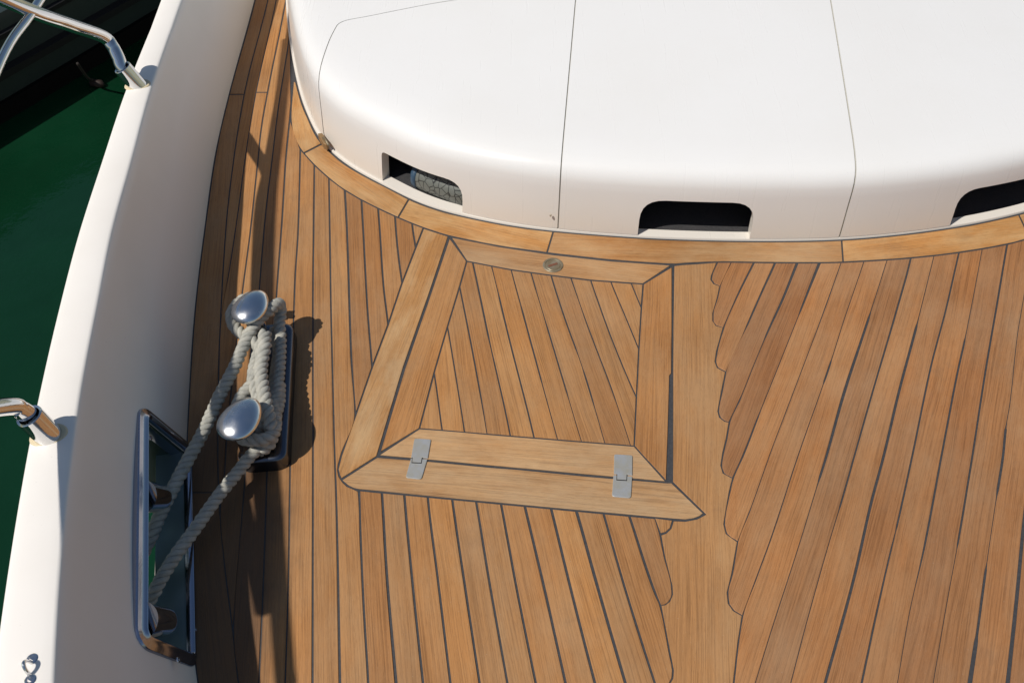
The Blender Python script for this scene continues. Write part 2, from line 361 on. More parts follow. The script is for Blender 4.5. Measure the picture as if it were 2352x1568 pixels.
Rp = {0: [(1655, 590), (1648.6, 601), (1635, 633), (1634, 641.5), (1640, 650.5), (1657, 657)],
 1: [(1686, 590), (1680.5, 601), (1655, 655.6)], 2: [(1738, 590), (1731, 604.6), (1699, 668.4), (1662.7, 750.7)],
 3: [(1786, 590), (1780, 604.6), (1749.4, 671.8), (1717.5, 744), (1667.8, 853)],
 4: [(1837, 590), (1831, 604.6), (1800, 682), (1759.5, 771), (1732.6, 836), (1702, 912), (1676, 968)],
 5: [(1888, 590), (1882, 604.6), (1836.7, 718.8), (1786, 846.4), (1742.7, 954), (1707.4, 1045), (1684, 1096.7)],
 6: [(1937, 590), (1932.4, 603), (1883.7, 739), (1833, 873), (1769.5, 1041), (1724, 1168.9), (1695, 1242.8)],
 7: [(1988, 590), (1984.5, 601), (1937.5, 739), (1909, 829.6), (1892, 880), (1835, 1041), (1769.5, 1239.4), (1736, 1330), (1706, 1412)],
 8: [(2040, 590), (2036.6, 601), (1996, 729), (1937.5, 907), (1899, 1045), (1880.4, 1105), (1833, 1259.6), (1773, 1444), (1735, 1568), (1702, 1675)],
 9: [(2095, 580), (2092, 594.5), (2055, 729), (2011.4, 876.6), (1964.4, 1041), (1929, 1165.5), (1910.6, 1226), (1853.5, 1427.5), (1816.6, 1568), (1740, 1860)],
 10: [(2149, 575), (2145.7, 587.8), (2105.4, 749), (2065, 900), (2031.5, 1041), (2001, 1155.5), (1964.4, 1316.7), (1895.5, 1568), (1815, 1860)],
 11: [(2206, 567), (2202.8, 581), (2172.6, 712), (2139, 839.7), (2097, 1041), (2058.4, 1216), (2046.7, 1263), (2013, 1410.8), (1979.5, 1568), (1917, 1860)],
 12: [(2259, 558), (2256.6, 571), (2216, 782.6), (2199.5, 856.5), (2164, 1041), (2124, 1253), (2088.6, 1410.8), (2061.8, 1568), (2012, 1860)],
 13: [(2316, 548), (2313.7, 561), (2295, 671.8), (2263.3, 856.5), (2234.8, 1041), (2199.5, 1253), (2176, 1380.5), (2144, 1568), (2094, 1860)],
 14: [(2377, 535), (2352, 682), (2337, 772.5), (2320.4, 923.7), (2310.3, 985.8), (2305, 1041), (2290, 1137), (2265, 1306.6), (2243, 1468), (2228, 1568), (2184, 1860)],
 15: [(2440, 515), (2395, 850), (2352, 1202.5), (2335.5, 1377), (2315, 1568), (2284, 1860)], 16: [(2500, 500), (2440, 1150), (2400, 1568), (2370, 1860)],
 17: [(2565, 470), (2525, 1150), (2485, 1568), (2465, 1860)], 18: [(2625, 440), (2600, 1150), (2570, 1568), (2555, 1860)]}
for i in range(19, 36): Rp[i] = [(x + (i - 18) * k, y) for (x, y), k in zip(Rp[18], (62, 75, 85, 92))]
tn = 1.7
Rw = {0: 3.6, 1: tn, 2: [(640, 4.5), (740, 3)], 3: [(604, 5), (744, 4), (760, tn), (853, tn)], 4: [(604, 6.5), (690, 5.5), (765, 4), (785, tn), (905, tn), (920, 4), (968, 4)],
 5: [(604, 7), (712, 4), (725, tn), (940, tn), (960, 3.5), (1096, 4.5)], 6: [(603, tn), (700, 2.4), (780, tn), (1160, tn), (1180, 3), (1242, 2)],
 7: [(601, tn), (825, tn), (832, 4.5), (875, 4.5), (882, tn)], 8: [(601, tn), (722, tn), (730, 5.5), (900, 7), (1100, 5.5), (1108, tn), (1444, 1.9), (1568, tn)],
 9: [(590, 4.2), (1040, 4), (1160, 4), (1170, tn), (1568, 2)], 10: [(588, tn), (740, tn), (752, 6), (1568, 7)], 11: [(581, 3.8), (1205, 4.5), (1220, 2), (1260, 3.8), (1568, 5)],
 12: [(571, tn), (770, tn), (785, 4.5), (1240, 5), (1320, 2.4), (1350, tn)], 13: [(561, 4.4), (1245, 4.8), (1258, tn)],
 14: [(682, tn), (980, tn), (986, 6), (1130, 6), (1140, tn), (1300, tn), (1308, 6), (1460, 6), (1475, 10), (1568, 11)], 15: [(600, 4), (1200, 8), (1568, 10)], 16: 6, 17: 6, 18: 6, **{i: 6 for i in range(19, 36)}}
RS = {i: Seam(p, Rw[i]) for i, p in Rp.items()}
RL = {i: (Seam(Rp[i][:-1] + [((Rp[i][-1][0]), Rp[i][-1][1])] + nib[i], Rw[i] if not isinstance(Rw[i], list) else Rw[i] + [(Rp[i][-1][1] + 8, 4)]) if i in nib else RS[i]) for i in Rp}

# ------------------------------------------------------------------ bulwark curves (world), needed for the deck bed too
def hB(Y): return min(.375, max(.275, .36 - .045 * (Y - .6)))
base_px = [(660, -380), (625, -200), (584, 0), (524, 220), (497, 336), (468.6, 527), (446.7, 709), (433, 907), (427, 1040), (425, 1200), (434, 1400), (453, 1568), (500, 1860), (570, 2200)]
top_px = [(560, -340), (490, -180), (418, 0), (353, 185), (300, 376), (260, 520), (224, 700), (188, 890), (167, 1041), (145, 1250), (126, 1568), (122, 1760), (128, 2000), (160, 2300)]
out_px = [(500, -340), (436, -180), (368, 0), (289, 201), (230, 376), (181, 527), (130, 720), (82, 930), (60, 1041), (30, 1214), (0, 1414), (-20, 1568), (-40, 1800), (-50, 2050), (-40, 2300)]
def atH(x, y):
    z = .32
    for _ in range(6): z = hB(P(x, y, z).y)
    return P(x, y, z)
def curve_of(pts):
    pts = sorted([(p.y, p.x) for p in pts]); return pchip([a for a, b in pts], [b for a, b in pts])
xb = curve_of([P(x, y) for x, y in base_px]); xi = curve_of([atH(x, y) for x, y in top_px]); xo = curve_of([atH(x, y) for x, y in out_px])

# ------------------------------------------------------------------ the deck: caulk bed with its boards
Ys = list(np.linspace(.15, 5.2, 60))
bed_v = [(xb(y) - .02, y, -.0016) for y in Ys] + [(3.4, y, -.0016) for y in Ys]
n = len(Ys); bed_f = [(i, i + 1, n + i + 1, n + i) for i in range(n - 1)]
bv2 = [(x, y, z - .06) for x, y, z in bed_v]; fo = len(bed_v)
rim = list(range(n)) + list(range(2 * n - 1, n - 1, -1))
deck = mesh('deck', bed_v + bv2, bed_f + [tuple(fo + k for k in f[::-1]) for f in bed_f] + [(rim[i], rim[(i + 1) % len(rim)], fo + rim[(i + 1) % len(rim)], fo + rim[i]) for i in range(len(rim))], CAULK, kind='structure', label='laid teak deck with black caulked seams')
def plank(poly, mat=WOOD, name='plank', parent=None, **k):
    if len(poly) < 3: return
    return board(name, poly, mat, parent or deck, **k)
def run(sa, sb, y0, y1, clips=(), butts=(), mat=WOOD, name='plank'):
    cuts = [y0] + list(butts) + [y1]
    for a, b in zip(cuts[:-1], cuts[1:]):
        plank(strip(sa, sb, a + (1.3 if a != y0 else 0), b - (1.3 if b != y1 else 0), clips), mat, name)
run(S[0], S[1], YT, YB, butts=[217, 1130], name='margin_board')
def join_seam(a, b, y): 
    pa = [(a.x(v), v) for v in a.y if v < y - 5]; pb = [(b.x(v), v) for v in b.y if v > y + 5]
    return Seam(pa + [(b.x(y), y)] + pb, 3.2)
S2L, S3L, S4L = join_seam(S[2], S[1], 735), join_seam(S[3], S[1], 1180), join_seam(S[4], S[1], 1461)
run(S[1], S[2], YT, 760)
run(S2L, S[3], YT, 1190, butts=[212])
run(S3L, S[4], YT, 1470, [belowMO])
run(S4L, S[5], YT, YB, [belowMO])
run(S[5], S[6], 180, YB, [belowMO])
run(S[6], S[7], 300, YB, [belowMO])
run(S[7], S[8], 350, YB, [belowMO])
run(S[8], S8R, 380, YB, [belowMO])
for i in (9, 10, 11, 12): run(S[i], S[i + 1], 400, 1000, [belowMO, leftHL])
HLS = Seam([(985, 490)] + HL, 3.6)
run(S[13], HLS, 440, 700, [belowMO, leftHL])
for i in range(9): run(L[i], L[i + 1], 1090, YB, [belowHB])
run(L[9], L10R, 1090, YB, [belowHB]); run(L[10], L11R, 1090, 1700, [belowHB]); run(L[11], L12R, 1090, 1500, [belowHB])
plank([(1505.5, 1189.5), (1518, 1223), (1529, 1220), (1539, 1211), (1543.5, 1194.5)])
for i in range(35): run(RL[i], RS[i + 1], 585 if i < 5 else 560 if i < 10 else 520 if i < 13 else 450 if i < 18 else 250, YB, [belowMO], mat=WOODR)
# the wide king plank down the middle, notched for every board that dies into it
KR = []
for i in range(8):
    if i == 0: KR += Rp[0][1:-1] + [Rp[1][-1]]
    else: KR += nib[i][:-1] + [Rp[i + 1][-1] if i < 7 else nib[i][-1]]
king = [(1547.5, 609), (1568, 606.5), (1600, 604.6)] + KR + [(1712, 1720), (1702, 1790), (1700, 1860)] + [(1512, 1860), (1496, 1772), (1528, 1763), (1538, 1750), (1541, 1730), (1536, 1700), (1514, 1600), (1509, 1580), (1537, 1569), (1545, 1556), (1546.5, 1538), (1540, 1505), (1517.5, 1388), (1528, 1386.5), (1538, 1379), (1544.3, 1363.7), (1543, 1343.5), (1526, 1276), (1517.5, 1227), (1530, 1222.5), (1541, 1212), (1546.5, 1194), (1575, 1195), (1601, 1190), (1620, 1180), (1544.5, 1106), (1544.8, 856), (1545.4, 756)]
plank(king, WOODK, 'king_plank', gap=1.9, direction=(-.12, -1))
# boards round the foot of the locker housing
cutsM = [((673.5, 188), (679, 189)), ((698.7, 354), (739, 333)), ((907, 496.5), (943.5, 460)), ((1271, 583), (1285, 534)), ((1932.4, 602), (1917, 554)), ((2375, 546), (2345, 493)), ((2560, 484), (2540, 430))]
def nearest(line, p):
    best = min(((math.hypot(q[0] - p[0], q[1] - p[1]), i) for i, q in enumerate(line))); return best[1]
for a, b in list(zip([None] + cutsM, cutsM + [None]))[1:]:
    ia, ib = (0, 0) if a is None else (nearest(MO, a[0]), nearest(MI, a[1])); ja, jb = (len(MO) - 1, len(MI) - 1) if b is None else (nearest(MO, b[0]), nearest(MI, b[1]))
    poly = MO[ia:ja + 1] + MI[ib:jb + 1][::-1]
    plank(poly, WOODM, 'margin_board', gap=1.9, direction=(P(*MO[ja]) - P(*MO[ia])).xy)
# fixed boards framing the hatch
plank([(972.8, 523.5), (1002, 533), (1030, 541.8), (1029, 546), (985, 678), (927, 843), (866, 1047), (784, 1099), (779, 1088), (776.5, 1076), (784, 1046), (816.6, 954), (855, 843), (891.5, 745.6), (923, 651.6)], WOODM, 'frame_board', gap=1.7)
plank([(784, 1101), (866, 1048.5), (985.5, 1057.5), (1120, 1071), (1187, 1076), (1348, 1092), (1409, 1097), (1531, 1107), (1543, 1107), (1617, 1178), (1608, 1185), (1595, 1190), (1575, 1193), (1546, 1191), (1445, 1182), (1324, 1171), (1151, 1155), (983, 1139), (826, 1123.5), (812, 1120.5), (800.5, 1115), (791, 1107.5)], WOODL, 'frame_board', gap=1.9)

# ------------------------------------------------------------------ hatch lid
hc = P(1250, 820)
hatch = thing('deck_hatch', 'flush teak deck hatch with slanting planks, two hinges and a round latch', 'hatch', hc)
LT = .0012
def lb(poly, mat, gap=1.7, name='frame_board', **k): return board(name, poly, mat, hatch, top=LT, thick=.02, gap=gap, **k)
sealer = board('caulk_bed', [(1036, 548), (1540, 611), (1530, 1099), (876, 1036)], CAULK, hatch, top=LT - .0016, thick=.018, gap=2)
lb([(1036, 544), (1150, 566), (1271, 584), (1400, 598), (1542, 608.5), (1477.6, 651.5), (1355, 643), (1267.7, 632), (1173.6, 619), (1072.5, 599.5)], WOODL)
lb([(1032.5, 545), (1072.5, 599.5), (1056, 658), (1027.5, 752), (997, 856.5), (963.7, 983), (873, 1038), (929.3, 846), (986.6, 681)], WOOD)
lb([(1544.5, 611), (1544.3, 756), (1543.2, 857), (1539, 862), (1535, 1000), (1531, 1103.5), (1472.6, 1041), (1457, 1023), (1462, 913), (1467.5, 803), (1473.6, 705), (1477.6, 651.5)], WOOD)
lb([(963.7, 983), (1049, 989.5), (1120, 996), (1281, 1009), (1392, 1018), (1457, 1023.3), (1530, 1105), (1348, 1089), (1120, 1068), (990, 1055.5), (870, 1044.5)], WOODL)
TLc, TRc, BRc, BLc = (1072.5, 599.5), (1477.6, 651.5), (1457, 1023.3), (963.7, 983)
topL = [TLc, (1173.6, 619), (1267.7, 632), (1355, 643), TRc]; botL = [BLc, (1120, 996), (1281, 1009), BRc]
lefL = [TLc, (1056, 658), (1027.5, 752), (997, 856.5), BLc]; rigL = [TRc, (1473.6, 705), (1467.5, 803), (1462, 913), BRc]
hclips = [lambda p: side(p, topL) - 1.7, lambda p: -side(p, botL) - 1.4, lambda p: -side(p, lefL) - 1.6, lambda p: side(p, rigL) - 1.6]
HS = [Seam([(960, 700), (998, 860), (1015.8, 985.8), (1019, 1005)], 3.2), Seam([(1000, 600), (1028.5, 752), (1047.7, 866.6), (1066.8, 989), (1069, 1005)], 3),
 Seam([(1040, 580), (1056.7, 661.7), (1086, 809.5), (1119, 996), (1121, 1010)], [(900, 3.4), (970, 2)]), Seam([(1082, 585), (1085.6, 600.5), (1123, 776), (1172.6, 1001), (1175, 1015)], [(770, 4), (800, 2.2), (830, 3.4)]),
 Seam([(1126, 598), (1129.3, 610.6), (1167, 766), (1227.4, 1006), (1230, 1018)], [(612, 3), (622, 1.8), (670, 1.8), (680, 3.8), (950, 3.6)]), Seam([(1171, 606), (1174.3, 619), (1200.5, 715.4), (1240.8, 863), (1281, 1009), (1285, 1024)], [(700, 2.6), (720, 3.8), (870, 3.6), (880, 2.2)]),
 Seam([(1216, 612), (1220, 626.4), (1247.5, 718.8), (1277.8, 819.6), (1308, 920), (1336.5, 1014.4), (1341, 1028)], [(665, 3), (675, 1.7), (735, 2), (750, 3.6), (900, 3.4), (915, 1.8)]), Seam([(1262, 616), (1266, 631.4), (1294.6, 722), (1338, 843), (1390, 1018), (1394, 1032)], [(800, 3.6), (820, 1.8), (850, 1.8), (856, 4), (920, 3.6), (930, 1.8)]),
 Seam([(1307, 625), (1311.4, 637.5), (1351.7, 752.4), (1405.4, 893.5), (1449, 1023), (1453, 1036)], [(640, 3.4), (700, 1.8), (740, 3), (900, 3), (930, 1.8)]), Seam([(1352, 628), (1356.7, 642), (1402, 769), (1439, 860), (1462, 912), (1500, 1000)], 3.2),
 Seam([(1398, 633), (1403.7, 647.6), (1439, 732), (1467.5, 801), (1500, 880)], 3), Seam([(1445, 637), (1450.8, 651.6), (1472.6, 704.7), (1500, 770)], 3)]
LS = Seam([(1100, 520)] + lefL, .5); RSm = Seam([(1480, 600)] + rigL + [(1455, 1060)], .5)
allh = [LS] + HS + [RSm]
for i in range(len(allh) - 1):
    a, b = allh[i], allh[i + 1]
    if i == 0: poly = clip(strip(a, b, 850, 1000, [hclips[1]]), hclips[2])
    else: poly = strip(a, b, 560, 1040, hclips)
    if len(poly) > 2: board('plank', poly, WOOD if i % 4 else WOODK, hatch, top=LT, thick=.01)

def prism(poly, z0, z1, bev=.001):
    vs = [(x, y, z0) for x, y in poly] + [(x, y, z1 - bev) for x, y in poly] + [(x, y, z1) for x, y in inset(poly, bev)]
    n = len(poly); fs = [tuple(range(n))[::-1], tuple(range(2 * n, 3 * n))]
    for i in range(n):
        j = (i + 1) % n; fs += [(i, j, n + j, n + i), (n + i, n + j, 2 * n + j, 2 * n + i)]
    return vs, fs
def merge(*ms):
    vs, fs = [], []
    for v, f in ms:
        o = len(vs); vs += v; fs += [tuple(o + k for k in q) for q in f]
    return vs, fs
def rpoly(cs, r, k=4):      # rounded corners
    out = []; n = len(cs)
    for i in range(n):
        a, b, c = Vector(cs[i - 1]), Vector(cs[i]), Vector(cs[(i + 1) % n]); rr = r[i] if isinstance(r, (list, tuple)) else r
        if rr <= 0: out.append(tuple(b)); continue
        p = b + (a - b).normalized() * rr; q = b + (c - b).normalized() * rr
        for j in range(k + 1):
            t_ = j / k; out.append(tuple((1 - t_) ** 2 * p + 2 * t_ * (1 - t_) * b + t_ * t_ * q))
    return out
def hinge(up, lo, kn, label):
    W = lambda l: [tuple(P(*q).xy) for q in l]
    u = rpoly(W(up), [.004, .004, 0, 0]); l_ = rpoly(W(lo), [0, 0, .006, .006])
    a = prism(u, LT, LT + .0030); h = mesh('hinge', *a, PLATE, hatch, label=label)
    mesh('hinge_leaf', *prism(l_, 0, .0034), PLATE, h)
    cxk = sum(p[0] for p in kn) / 4; cyk = sum(p[1] for p in kn) / 4
    mesh('knuckle_recess', *prism(W([(cxk + (p[0] - cxk) * 1.14, p[1] + (2.0 if p[1] > cyk else 0)) for p in kn]), 0, .0037, .0002), DARK, h)
    mesh('knuckle', *prism(W(kn), 0, .0043, .0004), PLATE, h)
    return h
hinge([(952, 1008.5), (990.5, 1010.5), (983, 1053.5), (944.5, 1052)], [(944, 1054), (982, 1055.5), (968, 1102), (931.5, 1098)], [(948.5, 1050.5), (969.5, 1052), (967.5, 1064), (947, 1063)], 'left worn steel hinge')
hinge([(1410.5, 1044.6), (1452.5, 1047), (1452, 1093), (1409.5, 1090)], [(1409, 1092), (1452, 1095), (1449, 1145), (1405, 1141)], [(1417.5, 1089.5), (1439, 1091), (1438.5, 1104), (1417, 1102.5)], 'right worn steel hinge')
def lathe(prof, seg=32, c=(0, 0, 0), sx=1, sy=1, rot=0):
    vs, fs = [], []; ca, sa_ = math.cos(rot), math.sin(rot)
    for r, z in prof:
        for i in range(seg):
            a = 2 * math.pi * i / seg; x, y = r * math.cos(a) * sx, r * math.sin(a) * sy
            vs.append((c[0] + x * ca - y * sa_, c[1] + x * sa_ + y * ca, c[2] + z))
    for j in range(len(prof) - 1):
        for i in range(seg):
            k = (i + 1) % seg; fs.append((j * seg + i, j * seg + k, (j + 1) * seg + k, (j + 1) * seg + i))
    fs.append(tuple(range(seg))[::-1]); fs.append(tuple(range((len(prof) - 1) * seg, len(prof) * seg)))
    return vs, fs
lc = P(1270, 609.3, LT)
ltc = mesh('latch', *lathe([(.0262, -.001), (.0262, .0012), (.0245, .0022), (.0205, .0020), (.0195, .0008), (.0190, .0008), (.0180, .0016), (.0001, .0019)], 40, lc), BRASS, hatch, smooth=True, sharp=25)
sd = Vector((.95, .42)).normalized(); se = Vector((-sd.y, sd.x)); sl_ = []
for u, v in ((-.0135, 0), (-.012, -.0035), (.012, -.0035), (.0135, 0), (.012, .0035), (-.012, .0035)): q = lc.xy + sd * u + se * v; sl_.append((q.x, q.y))
mesh('slot', *prism(sl_, lc.z + .0012, lc.z + .0026, .0004), RUST, ltc)

# ------------------------------------------------------------------ bulwark with its cap and the opening for the mooring lines
def face(Y, t): 
    b, i_ = xb(Y), xi(Y); return Vector((b + (i_ - b) * t - .010 * math.sin(math.pi * min(1, t)) , Y, hB(Y) * t))
def face_at(x, y):
    Y, t = P(x, y, .1).y, .3
    for _ in range(40):
        q0 = Q(face(Y, t)); e = Vector((x - q0[0], y - q0[1]))
        qy = Q(face(Y + 1e-3, t)); qt = Q(face(Y, t + 1e-3))
        a, c = (qy[0] - q0[0]) / 1e-3, (qy[1] - q0[1]) / 1e-3; b, d = (qt[0] - q0[0]) / 1e-3, (qt[1] - q0[1]) / 1e-3
        D = a * d - b * c; Y += (d * e.x - b * e.y) / D * .7; t += (-c * e.x + a * e.y) / D * .7
    return Y, t
YW = list(np.linspace(.15, 5.2, 150)); vs, fs = [], []
for Y in YW:
    h, b, i_, o_ = hB(Y), xb(Y), xi(Y), xo(Y); sec = [(b, -.05)]
    for k in range(15):
        f = face(Y, k / 14 * .965); sec.append((f.x, f.z))
    r_ = .008
    for a in (15, 40, 65, 90): sec.append((i_ - r_ + r_ * math.cos(R(a)), h - r_ + r_ * math.sin(R(a))))
    for k in (.25, .5, .75): sec.append((i_ + (o_ - i_) * k, h + .002 * math.sin(math.pi * k)))
    for a in (90, 60, 30, 0): sec.append((o_ + r_ - r_ * math.cos(R(90 - a)) - 0 if False else o_ + r_ - r_ * math.sin(R(90 - a)), h - r_ + r_ * math.cos(R(90 - a))))
    sec += [(o_ + .010, h - .06), (o_ + .02, h - .2), (o_ + .05, -.1), (o_ + .16, -.7), (o_ + .32, -1.55), (b + .3, -1.55)]
    vs += [(x, Y, z) for x, z in sec]
m_ = len(sec)
for j in range(len(YW) - 1):
    for k in range(m_):
        l_ = (k + 1) % m_; fs.append((j * m_ + k, j * m_ + l_, (j + 1) * m_ + l_, (j + 1) * m_ + k))
fs += [tuple(range(m_)), tuple(range((len(YW) - 1) * m_, len(YW) * m_))[::-1]]
bulwark = mesh('bulwark', vs, fs, GELB, smooth=True, sharp=50, label='long off-white bulwark with flat cap curving along the left deck edge', cat='bulwark')
hcor = [face(*face_at(*q)) for q in ((333, 962), (424, 1036), (432, 1500), (330, 1460))]     # the opening: top-left, top-right, bottom-right, bottom-left
OUTB = Vector((-1, 0, -.12)).normalized()
def apply(obj, mods):
    for kind, kw in mods:
        m = obj.modifiers.new(kind, kind)
        for k, v in kw.items(): setattr(m, k, v)
    dg = bpy.context.evaluated_depsgraph_get(); me = bpy.data.meshes.new_from_object(obj.evaluated_get(dg), depsgraph=dg)
    obj.modifiers.clear(); old = obj.data; obj.data = me; bpy.data.meshes.remove(old)
def loop_loft(loops, close=True):
    vs, fs = [], []; n = len(loops[0])
    for l_ in loops: vs += [tuple(v) for v in l_]
    for j in range(len(loops) - 1):
        for i in range(n): k = (i + 1) % n; fs.append((j * n + i, j * n + k, (j + 1) * n + k, (j + 1) * n + i))
    if close: fs += [tuple(range(n))[::-1], tuple(range((len(loops) - 1) * n, len(loops) * n))]
    return vs, fs
hn = (hcor[1] - hcor[0]).cross(hcor[3] - hcor[0]).normalized(); hn = hn if hn.x > 0 else -hn
hu = (hcor[3] - hcor[0]).normalized(); hv = hn.cross(hu); ho = hcor[0]
h2 = [((c - ho).dot(hu), (c - ho).dot(hv)) for c in hcor]
hr = rpoly(h2, [.012, .004, .004, .012], 5)
to3 = lambda q, n_=0.0: ho + hu * q[0] + hv * q[1] + hn * n_
inl = [to3(q) for q in hr]
ctr = sum(inl, Vector()) / len(inl)
cut = mesh('cutter', *loop_loft([[v - OUTB * .06 for v in inl], inl, [v + Vector((-.5, 0, -.95 * (1 - min(1, max(0, (v.z - .012) / .06))) )) for v in inl]]), None)
apply(bulwark, [('BOOLEAN', dict(operation='DIFFERENCE', solver='EXACT', object=cut))])
bulwark.data.set_sharp_from_angle(angle=R(40))
bpy.data.objects.remove(cut)

fl = thing('fairlead', 'polished steel fairlead framing the rope opening through the bulwark', 'fairlead', ctr)
def ring(prof): return [[to3(q, nz) for q in inset(hr, -w_)] for w_, nz in prof]
loops = ring([(.0, -.030), (.0005, .004), (.003, .0115), (.006, .0135), (.009, .0122), (.0115, .0098), (.018, .0080), (.0245, .0062), (.0275, .0008), (.0275, -.006)])
mesh('frame', *loop_loft(loops, False), steel('frame_steel', .12, (.34, .37, .45)), fl, smooth=True, sharp=45)
sl0 = [to3(q, -.003) for q in inset(hr, .0006)]
kz = lambda v: 1 - min(1, max(0, (v.z - .012) / .06))
mesh('sleeve', *loop_loft([sl0, [v + Vector((-.10, 0, -.18 * kz(v))) for v in sl0]], False), STEELD, fl, smooth=True, sharp=40)
# sill plate outside
q0, q1 = hcor[1], hcor[2]
pl = [q0 + Vector((.012, 0, -.008)), q1 + Vector((.012, 0, -.008)), q1 + Vector((-.064, 0, -.016)), q0 + Vector((-.064, 0, -.016))]
pl2 = [v + Vector((0, 0, .008)) for v in pl]
mesh('sill_plate', *loop_loft([pl, pl2]), STEELS, fl)
def cat(pts, n=10):
    pts = [Vector(p) for p in pts]; out = []
    for i in range(len(pts) - 1):
        p0, p1, p2, p3 = pts[max(0, i - 1)], pts[i], pts[i + 1], pts[min(len(pts) - 1, i + 2)]
        for j in range(n):
            t_ = j / n; out.append(.5 * ((2 * p1) + (-p0 + p2) * t_ + (2 * p0 - 5 * p1 + 4 * p2 - p3) * t_ ** 2 + (-p0 + 3 * p1 - 3 * p2 + p3) * t_ ** 3))
    return out + [pts[-1]]
def frames(pts):
    n = len(pts); T = [(pts[min(n - 1, i + 1)] - pts[max(0, i - 1)]).normalized() for i in range(n)]
    a = Vector((0, 0, 1)); a = a if abs(T[0].dot(a)) < .9 else Vector((0, 1, 0)); N = [(a - T[0] * a.dot(T[0])).normalized()]
    for i in range(1, n):
        v = N[-1] - T[i] * N[-1].dot(T[i]); N.append(v.normalized())
    return T, N, [t_.cross(n_) for t_, n_ in zip(T, N)]
def tube(pts, r, seg=20, caps=True):
    T, N, B = frames(pts); loops = []
    for i, p in enumerate(pts):
        rr = r[i] if isinstance(r, (list, tuple)) else r
        loops.append([p + (N[i] * math.cos(2 * math.pi * k / seg) + B[i] * math.sin(2 * math.pi * k / seg)) * rr for k in range(seg)])
    return loop_loft(loops, caps)
def horn(pa, pb, ra, rb):
    pts, rs = [], []
    for i in range(9): t_ = i / 8; pts.append(pa.lerp(pb, t_)); rs.append(ra + (rb - ra) * t_)
    d = (pb - pa).normalized()
    for a in (20, 40, 60, 78, 88): pts.append(pb + d * rb * .55 * math.sin(R(a))); rs.append(rb * math.cos(R(a)))
    mesh('horn', *tube(pts, rs, 28), STEEL, fl, smooth=True, sharp=60)
CAMV = Vector((0, 0, CAM_H))
for (xa, ya), (xb_, yb_) in (((325, 1425), (376, 1428)), ((325, 1140), (366, 1143))):
    pa = CAMV + (face(*face_at(xa, ya)) - CAMV) * 1.004; pb = CAMV + (face(*face_at(xb_, yb_)) - CAMV) * 1.004
    horn(pa, pb, .033, .027)
def screw(c, nrm, r, parent, mat=STEEL):
    tz = nrm.normalized(); tx = tz.orthogonal().normalized(); ty = tz.cross(tx)
    lo = [[c + tz * z + (tx * math.cos(a) + ty * math.sin(a)) * q for a in [2 * math.pi * k / 16 for k in range(16)]] for q, z in ((r, -.001), (r, .0006), (r * .85, .0018), (r * .42, .0018), (r * .38, .0003))]
    s_ = mesh('screw', *loop_loft(lo, True), mat, parent, smooth=True, sharp=35)
    return s_
for x, y in ((335, 1010), (325, 1190), (325, 1402), (437, 1450), (398, 1520)):
    pt = face(*face_at(x, y)) + hn * .0105; screw(pt, hn, .0055, fl)

# ------------------------------------------------------------------ guard rail
railp = lambda x, y, z: P(x, y, z)
def rail_foot(x, y): return atH(x, y)
f1, f2 = rail_foot(316, 196), rail_foot(112, 1000)
guard = thing('guard_rail', 'polished tubular steel guard rail standing on the bulwark cap', 'railing', f1)
A1, J1 = P(236, 84, f1.z + .122), P(75, 27, .61)
dirJ = J1 - A1
def shadow_src(x, y, z): q = P(x, y); return Vector((q.x - .60 * z, q.y - .35 * z, z))
topA = shadow_src(619, 470, .95)
st1 = cat([f1, P(283, 160, f1.z + .044), P(272, 134, f1.z + .068), P(258, 107, f1.z + .092), A1, A1.lerp(J1, .5), J1, J1.lerp(topA, .4) + dirJ * .06, topA], 12)
top1 = st1[-1]
mesh('stanchion', *tube(st1, .016, 24), STEEL, guard, smooth=True)
A2 = P(24, 934, f2.z + .095); d2 = Vector((-.079, -.20, .21))
st2 = cat([f2, P(80, 968, f2.z + .040), P(65, 953, f2.z + .056), P(46, 941, f2.z + .075), A2, A2 + d2 * .3, A2 + d2 * .8, A2 + d2 * 1.6, A2 + d2 * 2.4], 12)
mesh('stanchion', *tube(st2, .0165, 24), STEEL, guard, smooth=True)
def socket(c, d, r, L_, par):
    d = d.normalized(); up = Vector((0, 0, 1)); pts = [c - d * .02, c, c + d * L_ * .5, c + d * L_]; 
    lo = []; T, N, B = frames(pts)
    prof = [(0, r * 1.0, 0), (1, r, 0)]
    seq = [(c - d * .03, r), (c + d * L_, r), (c + d * (L_ + .0012), r * .96), (c + d * L_, r * .80), (c + d * (L_ - .02), r * .78)]
    for p, q in seq: lo.append([p + (N[0] * math.cos(2 * math.pi * k / 32) + B[0] * math.sin(2 * math.pi * k / 32)) * q for k in range(32)])
    s_ = mesh('socket', *loop_loft(lo, False), STEEL, par, smooth=True, sharp=35)
    return s_
k1 = socket(f1, P(283, 158, f1.z + .05) - f1, .0225, .058, guard)
k2 = socket(f2, P(76, 964, f2.z + .045) - f2, .0235, .058, guard)
for f_, k_ in ((f1, k1), (f2, k2)):
    mesh('foot_bead', *lathe([(.0001, 0), (.0262, 0), (.0250, .0016), (.0232, .0022), (.0001, .0022)], 32, f_ + Vector((0, 0, .0005)), 1.25, 1.0, .3), M_('aged_sealant', (.62, .52, .34), .6) if 'aged_sealant' not in bpy.data.materials else bpy.data.materials['aged_sealant'], k_)
